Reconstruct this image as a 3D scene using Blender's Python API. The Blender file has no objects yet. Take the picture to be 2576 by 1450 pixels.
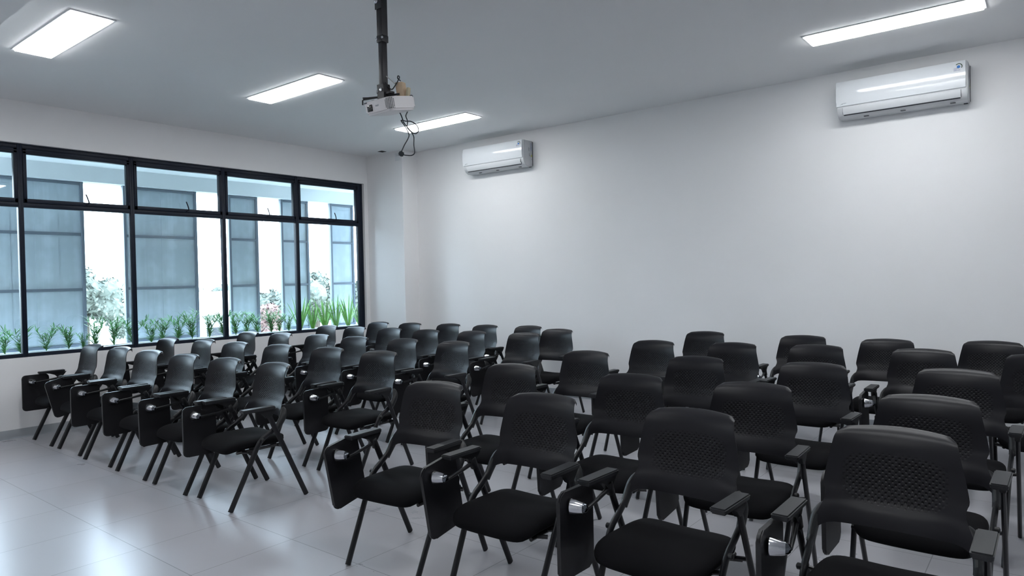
import bpy, bmesh, math, random
from mathutils import Vector, Matrix
random.seed(7)
sc = bpy.context.scene
C = sc.collection
PI = math.pi
R = math.radians

# ------------------------------------------------------------------ camera
YAW, PITCH, ROLL = 0.6707, -0.01358, -0.02203
cam_d = bpy.data.cameras.new('camera'); cam = bpy.data.objects.new('camera', cam_d); C.objects.link(cam)
fw = Vector((-math.sin(YAW)*math.cos(PITCH), math.cos(YAW)*math.cos(PITCH), math.sin(PITCH)))
rt = Vector((math.cos(YAW), math.sin(YAW), 0)); up = rt.cross(fw)
r2 = rt*math.cos(ROLL) + up*math.sin(ROLL); u2 = -rt*math.sin(ROLL) + up*math.cos(ROLL)
m = Matrix((r2, u2, -fw)).transposed().to_4x4(); m.translation = (8.273, -7.204, 1.505)
cam.matrix_world = m
cam_d.sensor_width = 36; cam_d.lens = 1730.8/2576*36; cam_d.clip_start = .02; cam_d.clip_end = 400
sc.camera = cam

# ------------------------------------------------------------------ world, exposure
w = bpy.data.worlds.new('overcast_sky'); sc.world = w; w.use_nodes = True
nt = w.node_tree; bg = nt.nodes['Background']
tc = nt.nodes.new('ShaderNodeTexCoord'); sep = nt.nodes.new('ShaderNodeSeparateXYZ')
mr = nt.nodes.new('ShaderNodeMapRange'); cr = nt.nodes.new('ShaderNodeValToRGB')
nt.links.new(tc.outputs['Generated'], sep.inputs[0]); nt.links.new(sep.outputs['Z'], mr.inputs['Value'])
mr.inputs['From Min'].default_value = -.1; mr.inputs['From Max'].default_value = 1
nt.links.new(mr.outputs[0], cr.inputs[0])
cr.color_ramp.elements[0].color = (.80, .92, 1.0, 1); cr.color_ramp.elements[1].color = (.58, .76, 1.0, 1)
nt.links.new(cr.outputs[0], bg.inputs['Color'])
bg.inputs['Strength'].default_value = 6.4
PANEL_LIGHT = 8.7                       # radiance of the ceiling light panels
sc.view_settings.view_transform = 'Standard'; sc.view_settings.look = 'None'
sc.view_settings.exposure = 1.50; sc.view_settings.gamma = 1.0; sc.view_settings.use_curve_mapping = False

H = 3.424                               # ceiling height

# ------------------------------------------------------------------ materials
def mat(name, col, rough=.5, metal=0., spec=.5, coat=0., emit=None, es=0.):
    m = bpy.data.materials.new(name); m.use_nodes = True
    b = m.node_tree.nodes['Principled BSDF']
    b.inputs['Base Color'].default_value = (*col, 1); b.inputs['Roughness'].default_value = rough
    b.inputs['Metallic'].default_value = metal; b.inputs['Specular IOR Level'].default_value = spec
    b.inputs['Coat Weight'].default_value = coat
    if emit:
        b.inputs['Emission Color'].default_value = (*emit, 1); b.inputs['Emission Strength'].default_value = es
    return m
def N(m, t): return m.node_tree.nodes.new(t)
def L(m, a, b): m.node_tree.links.new(a, b)
def noise_tint(m, scale, amt, stretch=(1, 1, 1), bump=0., detail=4):
    b = m.node_tree.nodes['Principled BSDF']; col = b.inputs['Base Color'].default_value[:]
    tc = N(m, 'ShaderNodeTexCoord'); mp = N(m, 'ShaderNodeMapping'); mp.inputs['Scale'].default_value = stretch
    no = N(m, 'ShaderNodeTexNoise'); no.inputs['Scale'].default_value = scale; no.inputs['Detail'].default_value = detail
    cr = N(m, 'ShaderNodeValToRGB')
    cr.color_ramp.elements[0].position = .3; cr.color_ramp.elements[1].position = .7
    cr.color_ramp.elements[0].color = tuple(c*(1-amt) for c in col[:3])+(1,)
    cr.color_ramp.elements[1].color = tuple(min(1, c*(1+amt)) for c in col[:3])+(1,)
    L(m, tc.outputs['Object'], mp.inputs[0]); L(m, mp.outputs[0], no.inputs['Vector']); L(m, no.outputs['Fac'], cr.inputs[0])
    L(m, cr.outputs[0], b.inputs['Base Color'])
    if bump:
        bp = N(m, 'ShaderNodeBump'); bp.inputs['Strength'].default_value = bump; bp.inputs['Distance'].default_value = .002
        L(m, no.outputs['Fac'], bp.inputs['Height']); L(m, bp.outputs[0], b.inputs['Normal'])
    return m

M_wall = noise_tint(mat('wall_paint', (.84, .84, .85), .62), 1.3, .015)
M_ceil = noise_tint(mat('ceiling_paint', (.88, .89, .90), .8), .8, .012)
M_black = noise_tint(mat('black_powder_coated_steel', (.006, .0065, .009), .38), 60, .2, bump=.05)
M_plastic = mat('black_plastic', (.008, .009, .011), .42)
M_pad = noise_tint(mat('grey_black_armrest_plastic', (.014, .0155, .0185), .5), 220, .15, bump=.1)
M_tab = noise_tint(mat('black_tablet_plastic', (.005, .005, .007), .42), 150, .1, bump=.04)
M_chrome = mat('polished_aluminium', (.60, .61, .64), .17, 1.)
M_cap = mat('dark_chrome_cap', (.12, .13, .15), .12, 1.)
M_frame = noise_tint(mat('dark_window_frame', (.008, .013, .026), .42, spec=.25), 30, .1)
M_white = mat('glossy_white_plastic', (.78, .81, .84), .10, coat=.2)
M_whitem = mat('satin_white_plastic', (.72, .74, .76), .4)
M_casing = mat('air_conditioner_casing', (.62, .64, .66), .4)
M_dark = mat('dark_slot', (.03, .035, .045), .5)
M_proj = mat('projector_shell', (.74, .72, .73), .35)
M_lens = mat('lens_glass', (.006, .006, .008), .08)
M_blackm = mat('mount_black', (.012, .012, .016), .4)
M_cable = mat('cable_rubber', (.012, .017, .024), .5)
M_beige = noise_tint(mat('beige_cardboard', (.60, .45, .31), .8), 30, .08)
M_blue = mat('sticker_blue', (.03, .18, .55), .4)
M_green = mat('sticker_dark_green', (.05, .09, .06), .4)
M_label = mat('sticker_grey', (.50, .53, .62), .4)
M_print = mat('grey_print', (.28, .31, .33), .5)
M_yellow = mat('warning_yellow', (.55, .58, .05), .5)
M_steelframe = mat('grey_steel_frame', (.13, .16, .20), .55)
M_conc = mat('weathered_cement_board', (.42, .53, .58), .85)
M_beam = noise_tint(mat('painted_beam', (.80, .83, .84), .8), 2, .04)
M_soffit = mat('white_soffit', (.90, .91, .91), .8)
M_ledge = noise_tint(mat('white_sill_render', (.78, .80, .82), .8), 3, .04)
M_soil = noise_tint(mat('planter_soil', (.12, .10, .07), .95), 20, .4)
M_leaf = noise_tint(mat('shrub_leaf', (.13, .34, .11), .55), 9, .45)
M_strap = noise_tint(mat('strap_leaf', (.17, .42, .07), .45), 5, .4)
M_tree = noise_tint(mat('tree_foliage', (.115, .130, .110), .9, spec=.1), 1.6, .45)
M_tree2 = noise_tint(mat('flowering_foliage', (.20, .13, .12), .9, spec=.1), 1.6, .35)
M_bark = noise_tint(mat('bark', (.05, .04, .03), .9), 8, .3)
M_house = noise_tint(mat('house_render', (.62, .62, .62), .85), .8, .05)
M_roof = noise_tint(mat('house_roof', (.50, .42, .40), .85), 3, .15)
M_ground = noise_tint(mat('outdoor_ground', (.16, .18, .15), .95), .12, .25)
M_mast = mat('faded_red_mast', (.30, .22, .22), .6)
M_rail = mat('outdoor_railing', (.10, .11, .11), .6)

# cement boards: vertical casting stripes and streaks
b = M_conc.node_tree.nodes['Principled BSDF']
tc = N(M_conc, 'ShaderNodeTexCoord'); mp = N(M_conc, 'ShaderNodeMapping'); mp.inputs['Scale'].default_value = (1, 5, .22)
n1 = N(M_conc, 'ShaderNodeTexNoise'); n1.inputs['Scale'].default_value = 2.2; n1.inputs['Detail'].default_value = 5
n2 = N(M_conc, 'ShaderNodeTexNoise'); n2.inputs['Scale'].default_value = 5; n2.inputs['Detail'].default_value = 6
mx = N(M_conc, 'ShaderNodeMath'); mx.operation = 'ADD'; cr = N(M_conc, 'ShaderNodeValToRGB')
L(M_conc, tc.outputs['Object'], mp.inputs[0]); L(M_conc, mp.outputs[0], n1.inputs['Vector']); L(M_conc, tc.outputs['Object'], n2.inputs['Vector'])
L(M_conc, n1.outputs['Fac'], mx.inputs[0]); L(M_conc, n2.outputs['Fac'], mx.inputs[1]); L(M_conc, mx.outputs[0], cr.inputs[0])
cr.color_ramp.elements[0].position = .75; cr.color_ramp.elements[1].position = 1.0
mx2 = N(M_conc, 'ShaderNodeMath'); mx2.operation = 'MULTIPLY'; mx2.inputs[1].default_value = .8
L(M_conc, mx.outputs[0], mx2.inputs[0]); L(M_conc, mx2.outputs[0], cr.inputs[0])
cr.color_ramp.elements[0].color = (.43, .50, .55, 1); cr.color_ramp.elements[1].color = (.51, .59, .65, 1)
L(M_conc, cr.outputs[0], b.inputs['Base Color'])

# floor: 60 cm satin porcelain tiles with hairline joints
T = .6028; OX, OY = 4.128, -5.478
M_floor = mat('porcelain_floor_tiles', (.50, .53, .56), .26, spec=.62)
b = M_floor.node_tree.nodes['Principled BSDF']
tc = N(M_floor, 'ShaderNodeTexCoord'); sp = N(M_floor, 'ShaderNodeSeparateXYZ'); L(M_floor, tc.outputs['Object'], sp.inputs[0])
def mth(op, a, bb=None, c=None):
    n = N(M_floor, 'ShaderNodeMath'); n.operation = op
    for i, v in enumerate((a, bb, c)):
        if v is None: continue
        if isinstance(v, (int, float)): n.inputs[i].default_value = v
        else: L(M_floor, v, n.inputs[i])
    return n.outputs[0]
def joint(s, o):
    f = mth('FRACT', mth('DIVIDE', mth('SUBTRACT', s, o), T))
    d = mth('MINIMUM', f, mth('SUBTRACT', 1., f))
    return mth('LESS_THAN', d, .0021/T)
g = mth('MAXIMUM', joint(sp.outputs[0], OX-20*T), joint(sp.outputs[1], OY-20*T))
fx = mth('FLOOR', mth('DIVIDE', mth('SUBTRACT', sp.outputs[0], OX-20*T), T)); fy = mth('FLOOR', mth('DIVIDE', mth('SUBTRACT', sp.outputs[1], OY-20*T), T))
cmb = N(M_floor, 'ShaderNodeCombineXYZ'); L(M_floor, fx, cmb.inputs[0]); L(M_floor, fy, cmb.inputs[1])
wn = N(M_floor, 'ShaderNodeTexWhiteNoise'); L(M_floor, cmb.outputs[0], wn.inputs[0])
no = N(M_floor, 'ShaderNodeTexNoise'); no.inputs['Scale'].default_value = 2.5; no.inputs['Detail'].default_value = 5
L(M_floor, tc.outputs['Object'], no.inputs['Vector'])
tone = mth('ADD', mth('MULTIPLY', wn.outputs['Value'], .05), mth('MULTIPLY', no.outputs['Fac'], .06))
tone = mth('ADD', tone, .93)
mixc = N(M_floor, 'ShaderNodeMix'); mixc.data_type = 'RGBA'
mixc.inputs[6].default_value = (.45, .45, .485, 1); mixc.inputs[7].default_value = (.20, .205, .225, 1); L(M_floor, g, mixc.inputs[0])
vm = N(M_floor, 'ShaderNodeVectorMath'); vm.operation = 'SCALE'; L(M_floor, mixc.outputs[2], vm.inputs[0]); L(M_floor, tone, vm.inputs[3])
L(M_floor, vm.outputs[0], b.inputs['Base Color'])
L(M_floor, mth('ADD', mth('MULTIPLY', no.outputs['Fac'], .06), .255), b.inputs['Roughness'])

M_skirt = noise_tint(mat('skirting_tile', (.36, .385, .41), .35), 3, .05)

# window glass: clear pane with Fresnel reflections
M_glass = bpy.data.materials.new('window_glass'); M_glass.use_nodes = True
nt = M_glass.node_tree; nt.nodes.clear()
o = nt.nodes.new('ShaderNodeOutputMaterial'); mixs = nt.nodes.new('ShaderNodeMixShader'); tr = nt.nodes.new('ShaderNodeBsdfTransparent')
gl = nt.nodes.new('ShaderNodeBsdfGlossy'); fr = nt.nodes.new('ShaderNodeFresnel')
tr.inputs[0].default_value = (.93, .97, .985, 1); gl.inputs['Roughness'].default_value = .0; fr.inputs[0].default_value = 1.45
nt.links.new(fr.outputs[0], mixs.inputs[0]); nt.links.new(tr.outputs[0], mixs.inputs[1]); nt.links.new(gl.outputs[0], mixs.inputs[2]); nt.links.new(mixs.outputs[0], o.inputs[0])

M_led = mat('led_diffuser', (.9, .9, .9), .5, emit=(.965, .985, 1.0), es=PANEL_LIGHT)

# fabric and moulded backrest
M_seat = noise_tint(mat('black_seat_fabric', (.0024, .0025, .0037), .9, spec=.17), 900, .4, bump=.3)
M_back = mat('black_moulded_backrest', (.0105, .0105, .0135), .38, spec=.24)
b = M_back.node_tree.nodes['Principled BSDF']
tc = N(M_back, 'ShaderNodeTexCoord'); sp = N(M_back, 'ShaderNodeSeparateXYZ'); L(M_back, tc.outputs['Object'], sp.inputs[0])
def mb(op, a, bb=None, c=None):
    n = N(M_back, 'ShaderNodeMath'); n.operation = op
    for i, v in enumerate((a, bb, c)):
        if v is None: continue
        if isinstance(v, (int, float)): n.inputs[i].default_value = v
        else: L(M_back, v, n.inputs[i])
    return n.outputs[0]
X, Z = sp.outputs[0], sp.outputs[2]
P = .0105
s1 = mb('SINE', mb('MULTIPLY', X, PI/P)); s2 = mb('SINE', mb('MULTIPLY', Z, PI/P))
d = mb('MULTIPLY', s1, s2)                                    # diamond grid of dimples
dim = mb('MULTIPLY', mb('GREATER_THAN', d, .12), mb('SUBTRACT', d, .12))
ex = mb('POWER', mb('ABSOLUTE', mb('DIVIDE', X, .172)), 4.); ez = mb('POWER', mb('ABSOLUTE', mb('DIVIDE', mb('SUBTRACT', Z, .735), .092)), 4.)
mask = mb('MINIMUM', mb('MAXIMUM', mb('MULTIPLY', mb('SUBTRACT', 1., mb('ADD', ex, ez)), 1.6), 0.), 1.)
hgt = mb('MULTIPLY', dim, mask)
bp = N(M_back, 'ShaderNodeBump'); bp.inputs['Strength'].default_value = .75; bp.inputs['Distance'].default_value = .004; bp.invert = True
L(M_back, hgt, bp.inputs['Height']); L(M_back, bp.outputs[0], b.inputs['Normal'])
mixb = N(M_back, 'ShaderNodeMix'); mixb.data_type = 'RGBA'; mixb.inputs[6].default_value = (.0105, .0105, .0135, 1); mixb.inputs[7].default_value = (.002, .002, .003, 1)
L(M_back, mb('MINIMUM', mb('MULTIPLY', hgt, 1.2), 1.), mixb.inputs[0]); L(M_back, mixb.outputs[2], b.inputs['Base Color'])

# ------------------------------------------------------------------ helpers
def obj(name, bm, m, parent=None, smooth=True, angle=40):
    me = bpy.data.meshes.new(name); bmesh.ops.recalc_face_normals(bm, faces=bm.faces[:]); bm.to_mesh(me); bm.free()
    ms = m if isinstance(m, (list, tuple)) else [m]
    for x in ms: me.materials.append(x)
    if smooth:
        me.polygons.foreach_set('use_smooth', [True]*len(me.polygons))
        try: me.set_sharp_from_angle(angle=R(angle))
        except Exception: pass
    o = bpy.data.objects.new(name, me); C.objects.link(o)
    if parent: o.parent = parent
    return o
def tag(o, label, cat, group=None, kind=None):
    if label: o['label'] = label
    if cat: o['category'] = cat
    if group: o['group'] = group
    if kind: o['kind'] = kind
    return o
def thing(name, label, cat, loc=(0, 0, 0), rz=0., group=None, kind=None):
    o = bpy.data.objects.new(name, None); C.objects.link(o); o.empty_display_size = .1
    o.location = loc; o.rotation_euler = (0, 0, rz)
    return tag(o, label, cat, group, kind)
def struct(name, bm, m, label, cat, parent=None, **k):
    o = obj(name, bm, m, parent, **k); o['kind'] = 'structure'
    if not parent: o['label'] = label; o['category'] = cat
    return o
def add_box(bm, x0, x1, y0, y1, z0, z1, bev=0., mi=0, seg=2):
    r = bmesh.ops.create_cube(bm, size=1.); vs = r['verts']
    for v in vs: v.co = Vector(((x0+x1)/2+v.co.x*(x1-x0), (y0+y1)/2+v.co.y*(y1-y0), (z0+z1)/2+v.co.z*(z1-z0)))
    fs = set(f for v in vs for f in v.link_faces)
    for f in fs: f.material_index = mi
    if bev: bmesh.ops.bevel(bm, geom=list(set(e for v in vs for e in v.link_edges)), offset=bev, segments=seg, affect='EDGES', profile=.5)
    return bm
def box(*a, **k): return add_box(bmesh.new(), *a, **k)
def sweep(bm, pts, ra, rb=None, side=None, n=10, cap=True, taper=None):
    """tube along pts; section ellipse ra (across the side axis) x rb (along the side axis)"""
    pts = [Vector(p) for p in pts]; rb = rb or ra; rings = []
    prev = None
    for i, p in enumerate(pts):
        t = (pts[min(i+1, len(pts)-1)]-pts[max(i-1, 0)]).normalized()
        if side: s = Vector(side); s = (s-t*s.dot(t)).normalized()
        else:
            s = prev if prev is not None else (Vector((0, 0, 1)) if abs(t.z) < .9 else Vector((1, 0, 0)))
            s = (s-t*s.dot(t)).normalized(); prev = s
        q = t.cross(s); k = taper[i] if taper else 1.
        rings.append([bm.verts.new(p+s*rb*k*math.cos(2*PI*j/n)+q*ra*k*math.sin(2*PI*j/n)) for j in range(n)])
    for a, b in zip(rings, rings[1:]):
        for j in range(n): bm.faces.new((a[j], a[(j+1) % n], b[(j+1) % n], b[j]))
    if cap: bm.faces.new(rings[0][::-1]); bm.faces.new(rings[-1])
    return bm
def smoothpath(pts, n=8):
    pts = [Vector(p) for p in pts]; out = []
    for i in range(len(pts)-1):
        p0 = pts[max(i-1, 0)]; p1 = pts[i]; p2 = pts[i+1]; p3 = pts[min(i+2, len(pts)-1)]
        for k in range(n):
            t = k/n
            out.append(.5*((2*p1)+(p2-p0)*t+(2*p0-5*p1+4*p2-p3)*t*t+(3*p1-p0-3*p2+p3)*t**3))
    out.append(pts[-1]); return out
def lathe(bm, prof, origin, axis, n=20):
    """prof: list of (distance along axis, radius)"""
    o = Vector(origin); a = Vector(axis).normalized()
    s = a.cross(Vector((0, 0, 1)) if abs(a.z) < .9 else Vector((1, 0, 0))).normalized(); q = a.cross(s); rings = []
    for d, r in prof:
        rings.append([bm.verts.new(o+a*d+(s*math.cos(2*PI*j/n)+q*math.sin(2*PI*j/n))*max(r, 1e-4)) for j in range(n)])
    for A, B in zip(rings, rings[1:]):
        for j in range(n): bm.faces.new((A[j], A[(j+1) % n], B[(j+1) % n], B[j]))
    bm.faces.new(rings[0][::-1]); bm.faces.new(rings[-1])
    return bm
def prism(bm, poly, axis, a0, a1, bev=0., mi=0):
    """extrude a 2D polygon along an axis ('x': poly=(y,z), 'y': poly=(x,z), 'z': poly=(x,y))"""
    def P3(p, a): return {'x': (a, p[0], p[1]), 'y': (p[0], a, p[1]), 'z': (p[0], p[1], a)}[axis]
    A = [bm.verts.new(P3(p, a0)) for p in poly]; B = [bm.verts.new(P3(p, a1)) for p in poly]
    fs = [bm.faces.new(A[::-1]), bm.faces.new(B)]; n = len(poly)
    for i in range(n): fs.append(bm.faces.new((A[i], A[(i+1) % n], B[(i+1) % n], B[i])))
    for f in fs: f.material_index = mi
    if bev:
        es = [e for e in fs[0].edges]+[e for e in fs[1].edges]
        bmesh.ops.bevel(bm, geom=es, offset=bev, segments=2, affect='EDGES')
    return bm
def rrect(x0, x1, y0, y1, r, n=6):
    out = []
    for cx, cy, a0 in ((x1-r, y1-r, 0), (x0+r, y1-r, 90), (x0+r, y0+r, 180), (x1-r, y0+r, 270)):
        for k in range(n+1):
            a = R(a0+90*k/n); out.append((cx+r*math.cos(a), cy+r*math.sin(a)))
    return out
def dup(root, loc, rz):
    r = root.copy(); C.objects.link(r); r.location = loc; r.rotation_euler = (0, 0, rz)
    for ch in list(root.children):
        c = ch.copy(); C.objects.link(c); c.parent = r
        for g in list(ch.children):
            d = g.copy(); C.objects.link(d); d.parent = c
    return r

# ------------------------------------------------------------------ room shell
XR, YF = 11.4, -9.4                    # right wall and front wall, behind the camera
WY0, WY1, WZ0, WZ1 = -5.87, -.355, .807, 3.0
TH = .16
struct('floor', box(-.0, XR, YF, 0, -.1, 0), M_floor, 'light grey satin floor tiles in a 60 cm grid', 'floor', smooth=False)
struct('ceiling', box(-TH, XR+.1, YF-.1, .1, H, H+.1), M_ceil, 'plain pale grey ceiling', 'ceiling', smooth=False)
struct('ceiling_lowered', box(0, XR, YF, -5.69, H-.15, H-.001), M_ceil, 'lower strip of ceiling at the front of the room', 'ceiling', smooth=False)
bm = bmesh.new()
add_box(bm, -TH, 0, YF, .1, -.1, WZ0); add_box(bm, -TH, 0, YF, .1, WZ1, H)
add_box(bm, -TH, 0, YF, WY0, WZ0, WZ1); add_box(bm, -TH, 0, WY1, .1, WZ0, WZ1)
struct('wall_left', bm, M_wall, 'pale wall with the long window band', 'wall', smooth=False)
struct('wall_outer_blocker', box(-TH, 0, .12, 7., -.2, H+.4), M_ledge, 'unseen outer wall added beyond the corner to block sky light', 'wall', smooth=False)  # unseen wall, added to keep sky light from over-lighting the screens
struct('wall_outer_blocker', box(-TH, 0, -13., YF-.12, -.2, H+.4), M_ledge, 'unseen outer wall added before the classroom to block sky light', 'wall', smooth=False)  # its unseen counterpart, added to shut out sky at the other end
struct('wall_back', box(0, XR, 0, .12, -.1, H), M_wall, 'plain pale wall carrying two air conditioners', 'wall', smooth=False)
struct('wall_right', box(XR, XR+.12, YF, .12, -.1, H), M_wall, 'pale side wall outside the picture', 'wall', smooth=False)
struct('wall_front', box(0, XR, YF-.12, YF, -.1, H), M_wall, 'pale front wall behind the camera', 'wall', smooth=False)
struct('wall_corner', box(0, .79, -.2876, 0, 0, H), M_wall, 'square pier boxed out in the corner beside the window', 'column', smooth=False)
bm = bmesh.new(); add_box(bm, 0, .012, YF, -.2876, 0, .092, bev=.002)
struct('baseboard_left', bm, M_skirt, 'grey tile skirting under the window', 'skirting')
bm = bmesh.new(); add_box(bm, .79, XR, -.012, 0, 0, .092, bev=.002)
struct('baseboard_back', bm, M_skirt, 'grey tile skirting below the air conditioner wall', 'skirting')
bm = bmesh.new(); add_box(bm, .012, .802, -.2996, -.2876, 0, .092, bev=.002); add_box(bm, .79, .802, -.2876, -.012, 0, .092, bev=.002)
struct('baseboard_corner', bm, M_skirt, 'grey tile skirting round the corner pier', 'skirting')

# ------------------------------------------------------------------ windows
mull = [-5.87, -4.784, -3.699, -2.590, -1.509, -.355]
ords = ['first', 'second', 'third', 'fourth', 'fifth', 'sixth', 'seventh']
for i in range(5):
    y0, y1 = mull[i], mull[i+1]
    last = i == 4
    t = thing('window_%d' % (i+1), None, None, ((-.08), 0, 0), 0, None, 'structure')
    t['label'] = 'dark framed window bay, %s from the corner pier' % ords[4-i]; t['category'] = 'window'
    hw = .023
    bm = bmesh.new()                                   # fixed outer frame
    a = y0+hw if i else y0+.05; bq = y1-hw if not last else y1-.085
    if i == 0: add_box(bm, -.03, .03, y0, a, WZ0, WZ1, bev=.003)
    else: add_box(bm, -.03, .035, y0, y0+hw, WZ0, WZ1, bev=.003)
    if last: add_box(bm, -.03, .03, y1-.085, y1, WZ0, WZ1, bev=.003); add_box(bm, .03, .036, y1-.035, y1-.002, WZ0, WZ1, bev=.002)
    else: add_box(bm, -.03, .035, y1-hw, y1, WZ0, WZ1, bev=.003)
    add_box(bm, -.03, .03, a, bq, WZ0, WZ0+.038, bev=.003)
    add_box(bm, -.03, .03, a, bq, WZ1-.045, WZ1, bev=.003)
    add_box(bm, -.03, .03, a, bq, 2.352, 2.398, bev=.003)
    o = obj('window_frame', bm, M_frame, t)
    bm = bmesh.new()                                   # hinged top sash
    s0, s1 = a+.002, bq-.002; sw = .042
    z0, z1 = 2.398, WZ1-.047
    add_box(bm, -.02, .042, s0, s0+sw*.75, z0, z1, bev=.004); add_box(bm, -.02, .042, s1-sw*.75, s1, z0, z1, bev=.004)
    add_box(bm, -.02, .042, s0, s1, z0, z0+sw, bev=.004); add_box(bm, -.02, .042, s0, s1, z1-sw-.01, z1, bev=.004)
    add_box(bm, .042, .046, s0, s1, z1-.028, z1-.018, bev=.001)
    sash = obj('vent_sash', bm, M_frame, t)
    ga = obj('glass_pane', box(.005, .009, s0+sw*.7, s1-sw*.7, z0+sw-.003, z1-sw), M_glass, sash, smooth=False)
    bm = bmesh.new(); yh = s0+(s1-s0)*.56
    sweep(bm, smoothpath([(.045, yh, z0+.015), (.085, yh+.01, z0+.03), (.10, yh-.004, z0+.07), (.095, yh-.022, z0+.125)], 5), .007, .005)
    obj('window_handle', bm, M_frame, sash)
    obj('glass_pane', box(.0, .005, a-.002, bq+.002, WZ0+.035, 2.355), M_glass, t, smooth=False)

# ------------------------------------------------------------------ ceiling lights
def make_light():
    t = thing('ceiling_light', None, 'ceiling light')
    bm = bmesh.new(); lx, ly = .615, .148; g = .02
    for s in (-1, 1):
        add_box(bm, -lx, lx, s*ly-(g if s > 0 else 0), s*ly+(0 if s > 0 else g), -.006, 0, bev=.0015)
        add_box(bm, s*lx-(g if s > 0 else 0), s*lx+(0 if s > 0 else g), -ly+g, ly-g, -.006, 0, bev=.0015)
    obj('light_frame', bm, M_whitem, t)
    bm = bmesh.new(); prism(bm, rrect(-lx+g-.001, lx-g+.001, -ly+g-.001, ly-g+.001, .008, 3), 'z', -.016, -.002)  # dropped below the frame so its glowing sides add a halo on the ceiling
    obj('light_diffuser', bm, M_led, t, smooth=False)
    return t
li = make_light()
LIGHTS = [((2.375, -5.20), 'lit white ceiling panel nearest the lowered ceiling strip, at the left'),
          ((2.375, -3.175), 'lit white ceiling panel left of the projector pole'),
          ((2.36, -1.165), 'lit white ceiling panel behind the projector cables'),
          ((7.27, -1.16), 'lit white ceiling panel above the right air conditioner'),
          ((7.27, -3.17), 'lit white ceiling panel above the right chairs, middle of its row'),
          ((7.27, -5.20), 'lit white ceiling panel just in front of the camera overhead'),
          ((2.375, -7.4), 'lit white ceiling panel at the front of the room beside the window'),
          ((7.27, -7.4), 'lit white ceiling panel overhead at the front of the room')]
for i, ((x, y), lab) in enumerate(LIGHTS):
    z = H-.0005 if y > -5.69 else H-.1505
    o = li if i == 0 else dup(li, (0, 0, 0), 0)
    o.location = (x, y, z); tag(o, lab, 'ceiling light', 'recessed ceiling panels')

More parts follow.
